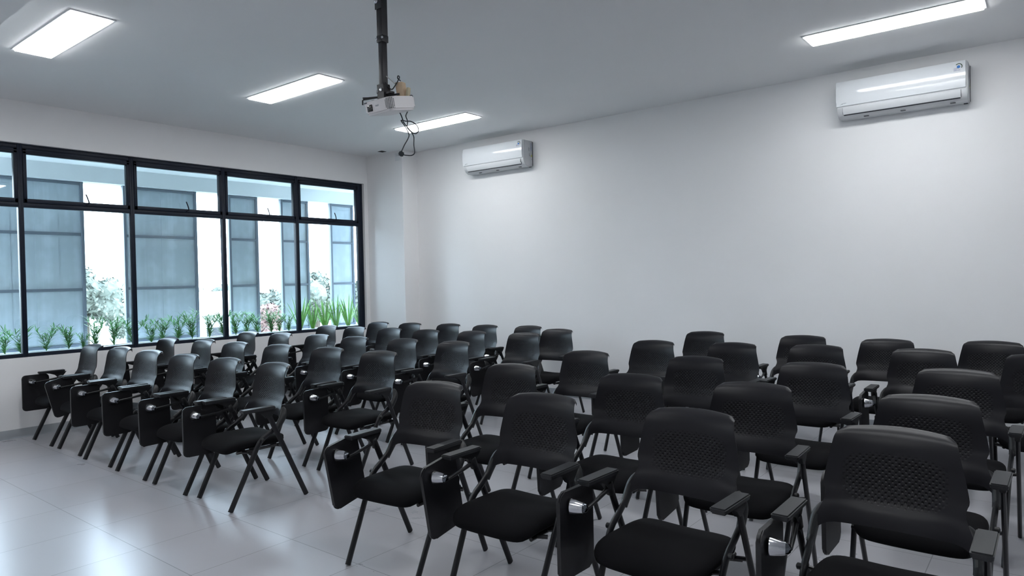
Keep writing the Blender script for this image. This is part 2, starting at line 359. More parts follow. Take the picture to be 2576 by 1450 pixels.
# ------------------------------------------------------------------ air conditioners
def make_ac():
    t = thing('air_conditioner', None, 'air conditioner')
    w = .515
    # section in (y, z): wall at y=0, z from 0 (bottom) to .33 (top)
    body = [(0, 0), (-.12, 0), (-.165, .022), (-.19, .06), (-.197, .095), (-.197, .315), (-.185, .33), (0, .33)]
    bm = bmesh.new(); prism(bm, body, 'x', -w, w, bev=.006); obj('casing', bm, M_casing, t)
    front = [(-.196, .098), (-.2085, .104), (-.216, .14), (-.219, .2), (-.216, .27), (-.206, .322), (-.198, .332), (-.190, .332), (-.190, .098)]
    bm = bmesh.new(); prism(bm, front, 'x', -w-.002, w-.012, bev=.003); obj('front_panel', bm, M_white, t, angle=30)
    # louver flap
    fl = [(-.1985, .090), (-.202, .088), (-.197, .055), (-.176, .028), (-.171, .030), (-.188, .058)]
    bm = bmesh.new(); prism(bm, fl, 'x', -w+.05, w-.05, bev=.001); obj('louver', bm, M_whitem, t)
    bm = bmesh.new()
    prism(bm, [(-.176, .028), (-.171, .022), (-.166, .0195), (-.166, .026), (-.172, .031)], 'x', -w+.055, w-.055)
    for s in (-1, 1):
        prism(bm, [(-.1995, .089), (-.1955, .055), (-.174, .026), (-.170, .032), (-.186, .058), (-.190, .089)], 'x', s*(w-.050)-.0015, s*(w-.050)+.0015)
    obj('outlet_gap', bm, M_dark, t)['label'] = 'dark slot around the air outlet flap'
    bm = bmesh.new()
    for x in (-.28, .02, .40): add_box(bm, x-.02, x+.02, -.128, -.108, -.005, .001, bev=.001)
    add_box(bm, .47, .50, -.03, -.01, -.006, .001, bev=.001)
    obj('clip', bm, M_dark, t)
    # energy sticker: blue dot inside a dark arc, grey caption
    st = bmesh.new(); cx, cz, yf = w-.062, .283, -.2155
    def disc(bm, cx, cz, r, mi, y):
        vs = [bm.verts.new((cx+r*math.cos(2*PI*k/20), y-(cz+r*math.sin(2*PI*k/20)-.283)*.17*-1, cz+r*math.sin(2*PI*k/20))) for k in range(20)]
        f = bm.faces.new(vs); f.material_index = mi
    disc(st, cx, cz-.004, .0125, 0, yf-.0015)
    pr = []
    for k in range(17):
        a = R(-35+k*(175/16)); pr.append(a)
    def ring(r, a): return (cx+.001+r*math.cos(a), yf-.0012+(r*math.sin(a))*.17, cz-.002+r*math.sin(a))
    for a, bb in zip(pr, pr[1:]):
        f = st.faces.new([st.verts.new(ring(.021, a)), st.verts.new(ring(.021, bb)), st.verts.new(ring(.028, bb)), st.verts.new(ring(.028, a))]); f.material_index = 1
    for (xa, xb, za, zb) in ((cx-.035, cx-.012, cz-.038, cz-.012), (cx-.010, cx+.012, cz-.036, cz-.027)):
        f = st.faces.new([st.verts.new((x_, yf-.0012+(z_-.283)*.11, z_)) for x_, z_ in ((xa, za), (xb, za), (xb, zb), (xa, zb))]); f.material_index = 2
    obj('energy_sticker', st, [M_blue, M_green, M_label], t, smooth=False)
    # script logo at the lower left of the front: a rising stroke with a flat tail
    bm = bmesh.new()
    sweep(bm, smoothpath([(-w+.030, -.2115, .114), (-w+.040, -.2125, .119), (-w+.050, -.2135, .127), (-w+.046, -.213, .117), (-w+.060, -.2135, .126), (-w+.085, -.2135, .1275)], 4), .0012, .0008, n=6)
    for k in range(4): sweep(bm, [(-w+.056+k*.008, -.2132, .121), (-w+.058+k*.008, -.2136, .128)], .001, n=6)
    obj('logo', bm, M_print, t)
    # labels on the right end, small print and a yellow warning triangle
    xe = w+.0012; bm = bmesh.new()
    def q(y0, y1, z0, z1, mi):
        f = bm.faces.new([bm.verts.new((xe, y_, z_)) for y_, z_ in ((y0, z0), (y1, z0), (y1, z1), (y0, z1))]); f.material_index = mi
    q(-.052, -.012, .20, .30, 0); q(-.046, -.018, .285, .292, 1); q(-.046, -.030, .262, .275, 1); q(-.046, -.016, .244, .250, 1)
    q(-.085, -.073, .195, .24, 1); q(-.052, -.015, .226, .232, 1)
    q(-.076, -.066, .13, .165, 1); q(-.072, -.044, .130, .137, 1)
    vs = [bm.verts.new((xe+.0004, y_, z_)) for y_, z_ in ((-.040, .127), (-.012, .127), (-.026, .162))]; f = bm.faces.new(vs); f.material_index = 2
    q(-.030, -.018, .086, .096, 1); q(-.028, -.014, .03, .034, 1)
    obj('side_label', bm, [M_label, M_print, M_yellow], t, smooth=False)
    bm = bmesh.new(); add_box(bm, w-.02, w+.004, -.006, 0, .012, .322)
    obj('mounting_plate', bm, M_dark, t)
    return t
ac = make_ac(); ac.location = (2.432, 0, 2.952); tag(ac, 'white wall air conditioner near the corner, left of the two', 'air conditioner', 'wall air conditioners')
ac2 = dup(ac, (7.175, 0, 2.945), 0); tag(ac2, 'white wall air conditioner at the right under the long light panel', 'air conditioner', 'wall air conditioners')

# ------------------------------------------------------------------ projector on its ceiling pole
pj = thing('projector', 'white projector hung upside down on a black ceiling pole', 'projector', (4.741, -4.09, H))
zb = 2.713-H                                            # top of the tilted body
bm = bmesh.new(); add_box(bm, -.026, .026, -.026, .026, 3.125-H, -.01, bev=.003)
add_box(bm, -.028, .028, -.028, .028, 3.105-H, 3.15-H, bev=.002); obj('outer_pole', bm, M_blackm, pj)
bm = bmesh.new(); add_box(bm, -.021, .021, -.021, .021, 2.80-H, 3.12-H, bev=.003)
for k in range(7): add_box(bm, .0205, .0215, -.004, .004, 2.86+.035*k-H, 2.868+.035*k-H)
obj('inner_pole', bm, M_blackm, pj)
bm = bmesh.new(); add_box(bm, -.06, .06, -.06, .06, -.008, 0, bev=.002); add_box(bm, -.032, .032, -.034, -.028, -.10, -.005, bev=.002)
obj('ceiling_plate', bm, M_blackm, pj)
bm = bmesh.new()
for x in (-.03, .03): lathe(bm, [(0, .008), (.004, .009), (.008, .005)], (x*.95, -.026, 3.13-H), (0, -1, 0), 8)
lathe(bm, [(0, .016), (.004, .018), (.012, .012), (.016, .002)], (-.014, -.034, -.045), (0, -1, 0), 14)
lathe(bm, [(0, .010), (.010, .004)], (.016, -.034, -.04), (0, -1, 0), 10)
lathe(bm, [(0, .011), (.008, .011), (.009, .004)], (.012, -.030, 2.785-H), (0, -1, 0), 10)
lathe(bm, [(0, .012), (.010, .012), (.011, .004)], (-.030, -.022, 2.778-H), (-.8, -.6, 0), 10)
obj('bolt', bm, M_chrome, pj)
bm = bmesh.new(); prism(bm, [(-.032, 2.722-H), (.036, 2.722-H), (.034, 2.79-H), (.030, 2.825-H), (-.036, 2.825-H), (-.028, 2.79-H)], 'y', -.03, .03, bev=.002)
add_box(bm, .03, .085, -.02, .02, 2.752-H, 2.768-H, bev=.002)
obj('mount_bracket', bm, M_blackm, pj)
TL = R(11)
def tiltp(x, y, z):                                     # local body frame -> tilted (nose down)
    yy, zz = y, z
    return Vector((x, yy*math.cos(TL)-zz*math.sin(TL), yy*math.sin(TL)+zz*math.cos(TL)))
body = bpy.data.objects.new('body_pivot', None)
bx0, bx1, by0, by1, bz0, bz1 = -.148, .122, -.115, .112, -.088, 0.
def tilt(bm):
    for v in bm.verts: v.co = tiltp(*v.co)+Vector((0.066, 0, zb+.004))
    return bm
bm = bmesh.new()
plan = rrect(bx0, bx1, by0, by1, .03, 5)
prism(bm, plan, 'z', bz0+.012, bz1, bev=.008)
prism(bm, [(p[0]*.93, p[1]*.93) for p in plan], 'z', bz0, bz0+.014, bev=.004)
shell = obj('shell', tilt(bm), M_proj, pj)
bm = bmesh.new(); add_box(bm, bx0+.035, bx0+.088, by0-.003, by0+.01, bz0+.022, bz0+.066, bev=.004); obj('lens_recess', tilt(bm), M_lens, pj)
bm = bmesh.new(); lathe(bm, [(0, .020), (.003, .019), (.005, .012), (.006, .001)], (bx0+.064, by0-.003, bz0+.044), (0, -1, 0), 18); obj('lens', tilt(bm), mat('lens_front', (.03, .03, .03), .1, spec=.8), pj)
bm = bmesh.new()                                        # ventilation grille round the right front corner
for r_ in range(8):
    for c_ in range(7):
        if (r_ in (0, 7) and c_ in (0, 6)): continue
        s = c_*.0105; zz = bz0+.018+r_*.0088
        x = bx1-.052+s
        if x < bx1-.03: p = Vector((x, by0-.0006, zz)); nrm = Vector((0, -1, 0))
        else:
            a = min((x-(bx1-.03))/.03, 1.6); p = Vector((bx1-.03+.0306*math.sin(a), by0+.03-.0306*math.cos(a), zz)); nrm = Vector((math.sin(a), -math.cos(a), 0))
        tn = Vector((-nrm.y, nrm.x, 0))
        bm.faces.new([bm.verts.new(p+tn*dx+Vector((0, 0, dz))) for dx, dz in ((-.0036, -.0028), (.0036, -.0028), (.0036, .0028), (-.0036, .0028))])
obj('grille', tilt(bm), M_dark, pj, smooth=False)
bm = bmesh.new()
for k, (hh, ww) in enumerate(((.010, .005), (.008, .005), (.008, .005), (.011, .005))):
    x = bx0+.118+k*.008
    for dx in (0, ww): add_box(bm, x+dx, x+dx+.0015, by0-.0008, by0, bz0+.046, bz0+.046+hh)
    add_box(bm, x, x+ww, by0-.0008, by0, bz0+.046+hh-.0015, bz0+.046+hh)
    if k % 2 == 0: add_box(bm, x, x+ww, by0-.0008, by0, bz0+.046, bz0+.0475)
obj('logo', tilt(bm), M_print, pj, smooth=False)
obj('sensor_window', tilt(box(bx0+.012, bx0+.04, by0-.002, by0+.03, bz1-.010, bz1-.002, bev=.001)), M_dark, pj)
obj('focus_lever', tilt(box(bx0+.085, bx0+.105, by0+.002, by0+.02, bz1-.004, bz1+.003, bev=.001)), M_dark, pj)
obj('focus_lever', tilt(box(bx0+.11, bx0+.13, by0+.03, by0+.05, bz1-.002, bz1+.006, bev=.001)), M_dark, pj)
obj('foot', tilt(lathe(bmesh.new(), [(0, .012), (.006, .012), (.010, .006)], (bx1-.02, by1-.02, bz1-.001), (0, 0, 1), 12)), M_dark, pj)

bm = bmesh.new()
sweep(bm, [(-.02, 0, 2.748-H), (-.10, -.055, 2.742-H), (-.115, -.085, 2.738-H)], .004, .007, n=8)
sweep(bm, [(-.02, -.01, 2.744-H), (-.095, -.09, 2.725-H), (-.105, -.095, 2.72-H), (-.105, -.095, 2.69-H)], .004, .005, n=8)
sweep(bm, [(.02, 0, 2.748-H), (.10, .05, 2.755-H)], .004, .007, n=8)
obj('mount_arm', bm, M_blackm, pj)
bm = bmesh.new(); sweep(bm, smoothpath([(.020, 0, 2.838-H), (.034, .010, 2.808-H), (.054, .024, 2.789-H), (.076, .036, 2.815-H), (.096, .047, 2.85-H), (.102, .050, 2.868-H), (.094, .046, 2.876-H), (.091, .045, 2.86-H), (.106, .056, 2.842-H)], 6), .0038, n=7)
obj('video_cable', bm, M_cable, pj)
bm = bmesh.new(); sweep(bm, smoothpath([(.022, .005, 2.88-H), (.075, .045, 2.82-H), (.10, .06, 2.79-H), (.11, .065, 2.75-H)], 6), .003, n=6)
sweep(bm, smoothpath([(-.026, -.01, 2.89-H), (-.028, -.01, 2.83-H)], 3), .003, n=6)
obj('grey_cable', bm, mat('pale_cable', (.5, .5, .48), .5), pj)

bx = thing('adapter_box', 'small beige box standing on top of the projector', 'box', (4.848, -4.015, 2.722), R(12))
bm = bmesh.new(); add_box(bm, -.032, .026, -.022, .022, 0, .115, bev=.004)
for v in bm.verts: v.co.x -= v.co.z*.16
obj('box_body', bm, M_beige, bx)
bm = bmesh.new(); add_box(bm, .028, .046, -.014, .014, .0, .072, bev=.003)
for v in bm.verts: v.co.x += (v.co.z-.0)*.12
obj('side_flap', bm, mat('olive_beige_card', (.52, .46, .32), .8), bx)

pc = thing('power_cable', 'black power cable dangling in loops below the projector with its plug at the end', 'cable', (4.86, -4.0, 2.66))
def cp(pts): return [Vector((4.741-4.86+a, -4.09+4.0+b_, z-2.66)) for a, b_, z in pts]
def atp(u, v, k=0.):                                    # a place near the projector, k metres deeper
    f = fw; d = f+r2*((u-1288)/1730.8)-u2*((v-725)/1730.8)
    return Vector((8.273, -7.204, 1.505))+d*(4.66+k)-Vector((4.86, -4.0, 2.66))
cab1 = [(1001, 276, 0), (1008, 288, 0), (1013, 302, 0), (1009, 304, .01), (1018, 317, .02), (1025, 329, .02), (1029, 340, .02), (1026, 350, .02), (1017, 366, .01), (1009, 384, 0)]
cab2 = [(1022, 276, .03), (1025, 281, .03), (1021, 292, .03), (1025, 305, .03), (1024, 320, .02), (1029, 327, .0), (1035, 333, .0), (1041, 345, 0), (1041, 365, 0), (1043, 384, 0), (1036, 391, 0), (1022, 391, 0), (1011, 389, 0)]
loop = [(1012, 302, .01), (1020, 305, .0), (1034, 306, -.02), (1048, 315, -.02), (1053, 328, -.01), (1047, 336, .01), (1038, 334, .02), (1026, 322, .03), (1013, 305, .02)]
bm = bmesh.new()
for c_ in (cab1, cab2, loop): sweep(bm, smoothpath([atp(*p) for p in c_], 6), .0036, n=7)
obj('cord', bm, M_cable, pc)
bm = bmesh.new(); lathe(bm, [(0, .012), (.01, .019), (.026, .019), (.034, .008)], atp(1013, 382, 0), (-.5, -.3, -.8), 12); obj('plug', bm, M_cable, pc)
bm = bmesh.new(); pp = atp(1006, 391, 0)
for dx in (-.006, .008): sweep(bm, [pp+Vector((dx, 0, .012)), pp+Vector((dx-.008, -.004, -.002))], .0024, n=6)
obj('plug_pin', bm, M_chrome, pc)

# small fittings at the corner
so = thing('wall_socket', 'small white socket high on the corner pier behind the hanging plug', 'socket', (.70, -.2876, 3.33))
bm = bmesh.new(); add_box(bm, -.055, .055, -.008, 0, -.055, .055, bev=.004); obj('socket_plate', bm, M_whitem, so)
bm = bmesh.new(); add_box(bm, -.018, -.004, -.0095, -.007, .012, .016); add_box(bm, -.02, .01, -.0095, -.007, .026, .029); obj('socket_slot', bm, M_print, so)
hv = thing('ceiling_vent', 'small dark square opening in the ceiling by the corner pier', 'vent', (.48, -.395, H))
bm = bmesh.new(); add_box(bm, -.045, .045, -.045, .045, -.003, 0); obj('opening', bm, mat('black_opening', (.004, .004, .005), .8), hv, smooth=False)

# ------------------------------------------------------------------ chairs
def backrest_bm():
    bm = bmesh.new(); nu, nv = 22, 22
    prof = [(.566, .110, .258), (.590, .107, .254), (.625, .112, .236), (.645, .119, .2235), (.665, .126, .2185), (.685, .132, .2215), (.705, .138, .2285), (.74, .144, .224), (.78, .149, .2165), (.82, .153, .2085), (.850, .159, .202), (.872, .168, .198), (.889, .181, .193), (.899, .197, .189), (.904, .214, .184), (.903, .222, .178)]
    def at(v):
        f = v*(len(prof)-1); i = min(int(f), len(prof)-2); t = f-i
        p = [prof[max(i-1, 0)], prof[i], prof[i+1], prof[min(i+2, len(prof)-1)]]
        return [.5*((2*p[1][k])+(p[2][k]-p[0][k])*t+(2*p[0][k]-5*p[1][k]+4*p[2][k]-p[3][k])*t*t+(3*p[1][k]-p[0][k]-3*p[2][k]+p[3][k])*t**3) for k in range(3)]
    nv = 34
    F, B = [], []
    for j in range(nv+1):
        v = j/nv; z, y, hw = at(v); fr, bk = [], []
        for i in range(nu+1):
            u = -1+2*i/nu; a = abs(u)
            # arched lower edge: the centre rises, the corners stay low
            zz = z + (.006*(1-a**2.2) if v < .15 else .0)*(1-v/.15)
            if v < .2: zz -= .035*max(0, (a-.78)/.22)**1.6*(1-v/.2)      # corners drop to the sleeves
            yy = y+.034*(1-u*u)*min(1, v*3+.3)
            if v < .2: yy -= .03*max(0, (a-.7)/.3)*(1-v/.2)
            # arched top edge and rounded top corners
            k = max(0, (v-.55)/.45)
            zz += .012*(1-u*u)*k**2
            rc = max(0, (a-.86)/.14); zz -= .022*rc**2.6*max(0, (v-.72)/.28)**1.5
            x = hw*u*(1-.012*rc*k)
            fr.append(bm.verts.new((x, yy, zz)))
            th = .011*(1-.55*a**6)
            bk.append(bm.verts.new((x*(1-.008), yy+th, zz-(.010 if v > .93 else 0)*(v-.93)/.07)))
        F.append(fr); B.append(bk)
    for j in range(nv):
        for i in range(nu):
            bm.faces.new((F[j][i], F[j][i+1], F[j+1][i+1], F[j+1][i])); bm.faces.new((B[j][i], B[j+1][i], B[j+1][i+1], B[j][i+1]))
        bm.faces.new((F[j][0], F[j+1][0], B[j+1][0], B[j][0])); bm.faces.new((F[j][nu], B[j][nu], B[j+1][nu], F[j+1][nu]))
    for i in range(nu):
        bm.faces.new((F[0][i], B[0][i], B[0][i+1], F[0][i+1])); bm.faces.new((F[nv][i], F[nv][i+1], B[nv][i+1], B[nv][i]))
    return bm
def seat_bm():
    bm = bmesh.new(); nx, ny = 20, 20; T_, B_ = [], []
    for j in range(ny+1):
        t = -1+2*j/ny; tr_, br_ = [], []
        for i in range(nx+1):
            s = -1+2*i/nx
            ss = math.sin(s*PI/2*.999) if abs(s) > 0 else 0; tt = math.sin(t*PI/2*.999)
            hw = .213+.022*(1-abs(t+.05)**2)
            cr_ = (abs(ss)**5)*(abs(tt)**5)
            x = hw*ss*(1-.13*cr_); y = -.055+.225*tt*(1-.12*cr_)
            e = min(1, (1-min(1, abs(ss)**7))*(1-min(1, abs(tt)**7)))
            e = e**.45
            zc = .412-.030*max(0, (-tt-.35)/.65)**2+.004*ss*ss
            tr_.append(bm.verts.new((x, y, zc+.034*e-.012*math.exp(-((x/.12)**2+((y-.0)/.12)**2)))))
            br_.append(bm.verts.new((x, y, zc-.034*e)))
        T_.append(tr_); B_.append(br_)
    for j in range(ny):
        for i in range(nx):
            bm.faces.new((T_[j][i], T_[j][i+1], T_[j+1][i+1], T_[j+1][i])); bm.faces.new((B_[j][i], B_[j+1][i], B_[j+1][i+1], B_[j][i+1]))
    bmesh.ops.remove_doubles(bm, verts=bm.verts[:], dist=.0006)
    return bm
def front_leg(s):
    return [(s*.236, -.268, .004), (s*.246, -.125, .30), (s*.250, -.085, .385), (s*.251, -.060, .425), (s*.252, -.03, .452), (s*.253, .01, .475), (s*.255, .065, .512)]
def make_chair():
    t = thing('tablet_chair', None, 'chair')
    obj('seat', seat_bm(), M_seat, t, angle=80)
    obj('backrest', backrest_bm(), M_back, t, angle=60)
    for s in (-1, 1):
        bm = bmesh.new(); sweep(bm, front_leg(s), .0185, .011, (1, 0, 0), 12)
        obj('leg', bm, M_black, t)
        bm = bmesh.new(); sweep(bm, [(s*.274, .262, .004), (s*.280, .12, .32), (s*.284, -.005, .595), (s*.285, -.018, .625)], .018, .0105, (1, 0, 0), 12)
        obj('leg', bm, M_black, t)
        bm = bmesh.new()                                # sleeve that holds the backrest on the tube
        sweep(bm, smoothpath([(s*.256, .060, .498), (s*.256, .075, .517), (s*.253, .105, .560), (s*.243, .122, .595), (s*.222, .128, .63)], 3), .0215, .0155, (1, 0, 0), 12,
              taper=[1, 1, 1, 1.02, 1.05, 1.1, 1.15, 1.2, 1.2, 1.15, 1.05, .85, .5])
        obj('back_bracket', bm, M_plastic, t)
        bm = bmesh.new()                                # arm support: wedge from rear leg top to pad
        prism(bm, [(-.005, .585), (.012, .60), (.030, .632), (.045, .643), (-.15, .643), (-.105, .634), (-.055, .618), (-.035, .588)], 'x', s*.285-.012, s*.285+.012, bev=.003)
        sup = obj('armrest_support', bm, M_plastic, t)
        bm = bmesh.new(); prism(bm, rrect(s*.285-.031, s*.285+.031, -.202, .028, .007, 3), 'z', .640, .664, bev=.005)
        for v in bm.verts:
            if v.co.z < .65: v.co.y = -.09+(v.co.y+.09)*.97; v.co.x = s*.285+(v.co.x-s*.285)*.92
        obj('armrest', bm, M_pad, t)
        bm = bmesh.new()
        lathe(bm, [(0, .012), (.03, .012), (.034, .006)], (s*.243, -.048, .44), (s, 0, 0), 10)
        obj('pivot', bm, M_plastic, t)
    bm = bmesh.new()
    for y in (-.16, .09): sweep(bm, [(-.246, y+.02, .372), (-.2, y, .372), (.2, y, .372), (.246, y+.02, .372)], .010, n=8)
    for s in (-1, 1):
        sweep(bm, [(s*.20, -.20, .370), (s*.20, .14, .375)], .010, n=8)
        sweep(bm, [(s*.20, -.08, .375), (s*.25, -.08, .385)], .009, n=8)
        sweep(bm, [(s*.20, .10, .374), (s*.279, .088, .388)], .009, n=8)
    obj('seat_frame', bm, M_black, t)
    # folded writing tablet on the right-hand arm, its chrome hinge and swing rod
    hy, hz, hx = -.262, .572, -.312
    bm = bmesh.new(); prism(bm, rrect(-.336-hy, -.104-hy, .285-hz, .637-hz, .034, 6), 'x', -.009, .009, bev=.005)
    tb = obj('writing_tablet', bm, M_tab, t); tb.location = (hx, hy, hz)
    bm = bmesh.new(); lathe(bm, [(0, .033), (.004, .034), (.052, .022), (.053, .020)], (.009, 0, 0), (.95, .30, -.03), 24)
    lathe(bm, [(0, .0045), (.003, .0045), (.0035, .003)], (.047, -.013, .003), (.25, -.9, .25), 10)
    hg = obj('hinge', bm, M_chrome, tb); hg['label'] = 'polished metal hinge cone'
    bm = bmesh.new(); lathe(bm, [(0, .020), (.009, .018), (.016, .012), (.019, .002)], (.009+.053*.95, .053*.30, -.0016), (.95, .30, -.03), 18)
    obj('hinge_cap', bm, M_cap, tb)
    bm = bmesh.new()
    sweep(bm, [(hx+.074, hy+.022, hz-.002), (hx+.054, hy+.12, hz+.002), (-.286, -.012, .585)], .0085, n=10, taper=[.8, 1, 1.3])
    lathe(bm, [(-.028, .017), (-.024, .020), (.024, .020), (.028, .017)], (-.285, -.006, .586), (0, -.38, .92), 14)
    obj('tablet_arm', bm, M_plastic, t)
    return t

POS = {'a1': [0.376, -4.507], 'a2': [1.035, -4.501], 'a3': [1.692, -4.512], 'a4': [2.37, -4.515], 'a5': [3.03, -4.51], 'a6': [3.70, -4.50],
 'b1': [0.28, -3.68], 'b2': [0.98, -3.62], 'b3': [1.655, -3.636], 'b4': [2.359, -3.597], 'b5': [3.075, -3.551], 'b6': [3.768, -3.54],
 'c1': [0.33, -2.71], 'c2': [0.985, -2.675], 'c3': [1.65, -2.63], 'c4': [2.32, -2.635], 'c5': [3.025, -2.581], 'c6': [3.733, -2.58],
 'd1': [0.36, -1.54], 'd2': [1.02, -1.59], 'd3': [1.67, -1.56], 'd4': [2.33, -1.57], 'd5': [3.022, -1.521], 'd6': [3.739, -1.479],
 'e1': [0.5, -0.745], 'e2': [1.149, -0.726], 'e3': [1.823, -0.655], 'e4': [2.481, -0.661], 'e5': [3.12, -0.585], 'e6': [3.775, -0.9],
 'p1': [5.452, -4.575], 'p2': [6.232, -4.598], 'p3': [7.021, -4.589], 'p4': [7.795, -4.539],
 'q1': [5.334, -3.706], 'q2': [6.275, -3.745], 'q3': [6.992, -3.722], 'q4': [7.799, -3.709],
 'r1': [5.34, -2.76], 'r2': [6.241, -2.722], 'r3': [7.032, -2.711], 'r4': [7.809, -2.646],
 's1': [5.404, -1.729], 's2': [6.1, -1.635], 's3': [6.749, -1.54], 's4': [7.49, -1.534], 's5': [8.19, -1.60],
 't1': [5.425, -0.612], 't2': [6.415, -0.71], 't3': [7.125, -0.798], 't4': [7.86, -0.67]}
YAWS = {'p1': 5, 'p2': 1, 'p3': -2, 'p4': 0, 'a6': -4, 'a5': 0, 'a4': 1, 'a3': 2, 'q1': 3, 'q2': 1, 'q3': 2, 'q4': -1, 'r1': 0, 'r2': 0, 'r3': -2, 'r4': -1}
TILT = {'p1': 11, 'p2': 10, 'a2': 14, 'a6': 0, 'a5': 1, 'a4': 1, 'a3': 0, 'a1': 0, 'p3': 0, 'p4': 0}
left_col = ['beside the window wall', 'second from the window', 'third from the window', 'third from the aisle', 'second from the aisle', 'right on the aisle']
right_col = ['right on the aisle', 'second from the aisle', 'third from the aisle', 'fourth from the aisle', 'fifth from the aisle']
rown = {'a': 'front row', 'b': 'second row', 'c': 'middle row', 'd': 'fourth row', 'e': 'last row',
        'p': 'front row', 'q': 'second row', 'r': 'middle row', 's': 'fourth row', 't': 'last row by the wall'}
chair = make_chair(); first = True
for k, (x, y) in POS.items():
    yw = YAWS.get(k, random.uniform(-2, 2))
    o = chair if first else dup(chair, (0, 0, 0), 0); first = False
    # the recorded spot is the foot of the backrest top; turning happens about it
    K = .982; x = 8.273+(x-8.273)*K; y = -7.204+(y+.19+7.204)*K-.19*1.012
    a = R(yw); off = Vector((0, .19*1.012, 0)); ro = Vector((-math.sin(a)*.19*1.012, math.cos(a)*.19*1.012, 0))
    o.location = Vector((x, y, 0))+off-ro; o.rotation_euler = (0, 0, a); o.scale = (1.012,)*3
    left = k[0] in 'abcde'; col = int(k[1])-1
    lab = 'black tablet-arm chair in %s block, %s, %s' % ('left' if left else 'right', rown[k[0]], (left_col if left else right_col)[col])
    tag(o, lab, 'chair', 'black tablet chairs in rows')
    for ch in o.children:
        if ch.name.startswith('writing_tablet'):
            ch.rotation_euler = (R(TILT.get(k, random.uniform(0, 5))), 0, 0)

# ------------------------------------------------------------------ outside: terrace soffit, beam, screens, planter
XP = -1.15
struct('trim_1', box(-1.28, -TH, -13., 7., 3.005, 3.10), M_soffit, 'white soffit outside above the window', 'soffit', smooth=False)
struct('trim_2', box(-1.28, -1.05, -13., 7., 2.812, 3.005), M_beam, 'pale edge beam outside above the cement screens', 'beam', smooth=False)
struct('trim_3', box(-1.30, -TH, -13., 7., -.2, .52), M_beam, 'terrace slab outside below the window', 'slab', smooth=False)
def screen(y0, y1, cells, lab):
    t = thing('screen_panel', lab, 'screen', (XP, (y0+y1)/2, .52), 0, 'cement board screens outside the window')
    ym = (y0+y1)/2; a, bq = y0-ym, y1-ym; pw = .035
    bm = bmesh.new()
    for y in (a, bq-pw): add_box(bm, -.03, .03, y, y+pw, 0, 2.292, bev=.003)
    for z in (.0, .27, .95, 1.63, 2.255): add_box(bm, -.025, .025, a+pw, bq-pw, z-.0, z+.034, bev=.003)
    obj('screen_frame', bm, M_steelframe, t)
    for k, (za, zb_) in enumerate(((.304, .95), (.984, 1.63), (1.664, 2.255), (.034, .27))):
        bm = bmesh.new(); n = cells; wd = (bq-a-2*pw)/n
        for c_ in range(n):
            add_box(bm, -.008-(.004 if c_ % 2 else 0), .006-(.004 if c_ % 2 else 0), a+pw+c_*wd, a+pw+(c_+1)*wd, za, zb_)
        obj('cement_board', bm, M_conc, t, smooth=False)
screen(-4.86, -3.816, 4, 'wide cement board screen outside the second bay at the left')
screen(-3.358, -2.395, 4, 'wide cement board screen outside the third bay')
screen(-1.925, -1.461, 2, 'narrow cement screen outside, left one of the narrow three')
screen(-1.068, -.57, 2, 'narrow cement screen outside behind the last tall mullion')
screen(-.146, .33, 2, 'narrow cement screen outside nearest the corner pier')
screen(.80, 1.76, 4, 'wide cement board screen outside beyond the corner')
screen(2.3, 3.26, 4, 'farther wide cement board screen outside beyond the corner')
screen(-6.30, -5.34, 4, 'wide cement board screen outside at the far left edge')
pl = thing('planter_box', 'long white planter trough outside under the window', 'planter', (-.5, -3.5, .52))
bm = bmesh.new(); add_box(bm, -.26, .32, -4.6, 3.9, 0, .27, bev=.004); add_box(bm, .20, .32, -4.6, 3.9, .27, .315, bev=.004); add_box(bm, -.28, -.22, -4.6, 3.9, .27, .29, bev=.004)
obj('trough', bm, M_ledge, pl)
bm = bmesh.new(); add_box(bm, -.22, .20, -4.55, 3.85, .268, .285); obj('soil', bm, M_soil, pl)

def leafblade(bm, p, d, ln, wd, droop, n=5):
    d = Vector(d).normalized(); s = d.cross(Vector((0, 0, 1)))
    s = s.normalized() if s.length > .1 else Vector((1, 0, 0)); pts = []; q = Vector(p); dd = d.copy(); L_, R_ = [], []
    for i in range(n+1):
        f = i/n; w_ = wd*(math.sin(PI*min(1, .12+f*.88)))**.7 if f < 1 else wd*.04
        L_.append(bm.verts.new(q-s*w_*.5)); R_.append(bm.verts.new(q+s*w_*.5))
        q = q+dd*(ln/n); dd = (dd+Vector((0, 0, -droop/n))).normalized()
    for i in range(n): bm.faces.new((L_[i], R_[i], R_[i+1], L_[i+1]))
def shrub(seed, h=.30):
    rnd = random.Random(seed); t = thing('leafy_shrub', None, 'plant')
    st = bmesh.new(); lf = bmesh.new()
    for k in range(6):
        a = rnd.uniform(0, 2*PI); hh = h*rnd.uniform(.65, 1.05); lean = rnd.uniform(.02, .12)
        pts = [Vector((math.cos(a)*lean*f*f*1.2+rnd.uniform(-.003, .003), math.sin(a)*lean*f*f*1.2, hh*f)) for f in (0, .25, .5, .75, 1)]
        sweep(st, pts, .0025, n=5, taper=[1.2, 1, .9, .7, .4])
        for j in range(30):
            f = rnd.uniform(.08, 1); i = min(int(f*4), 3); p = pts[i].lerp(pts[i+1], f*4-i); b_ = rnd.uniform(0, 2*PI)
            leafblade(lf, p, (math.cos(b_), math.sin(b_), rnd.uniform(.4, 1.2)), rnd.uniform(.07, .13), .009, rnd.uniform(.2, .9), 4)
    obj('stem', st, M_leaf, t); obj('foliage', lf, M_leaf, t)
    return t
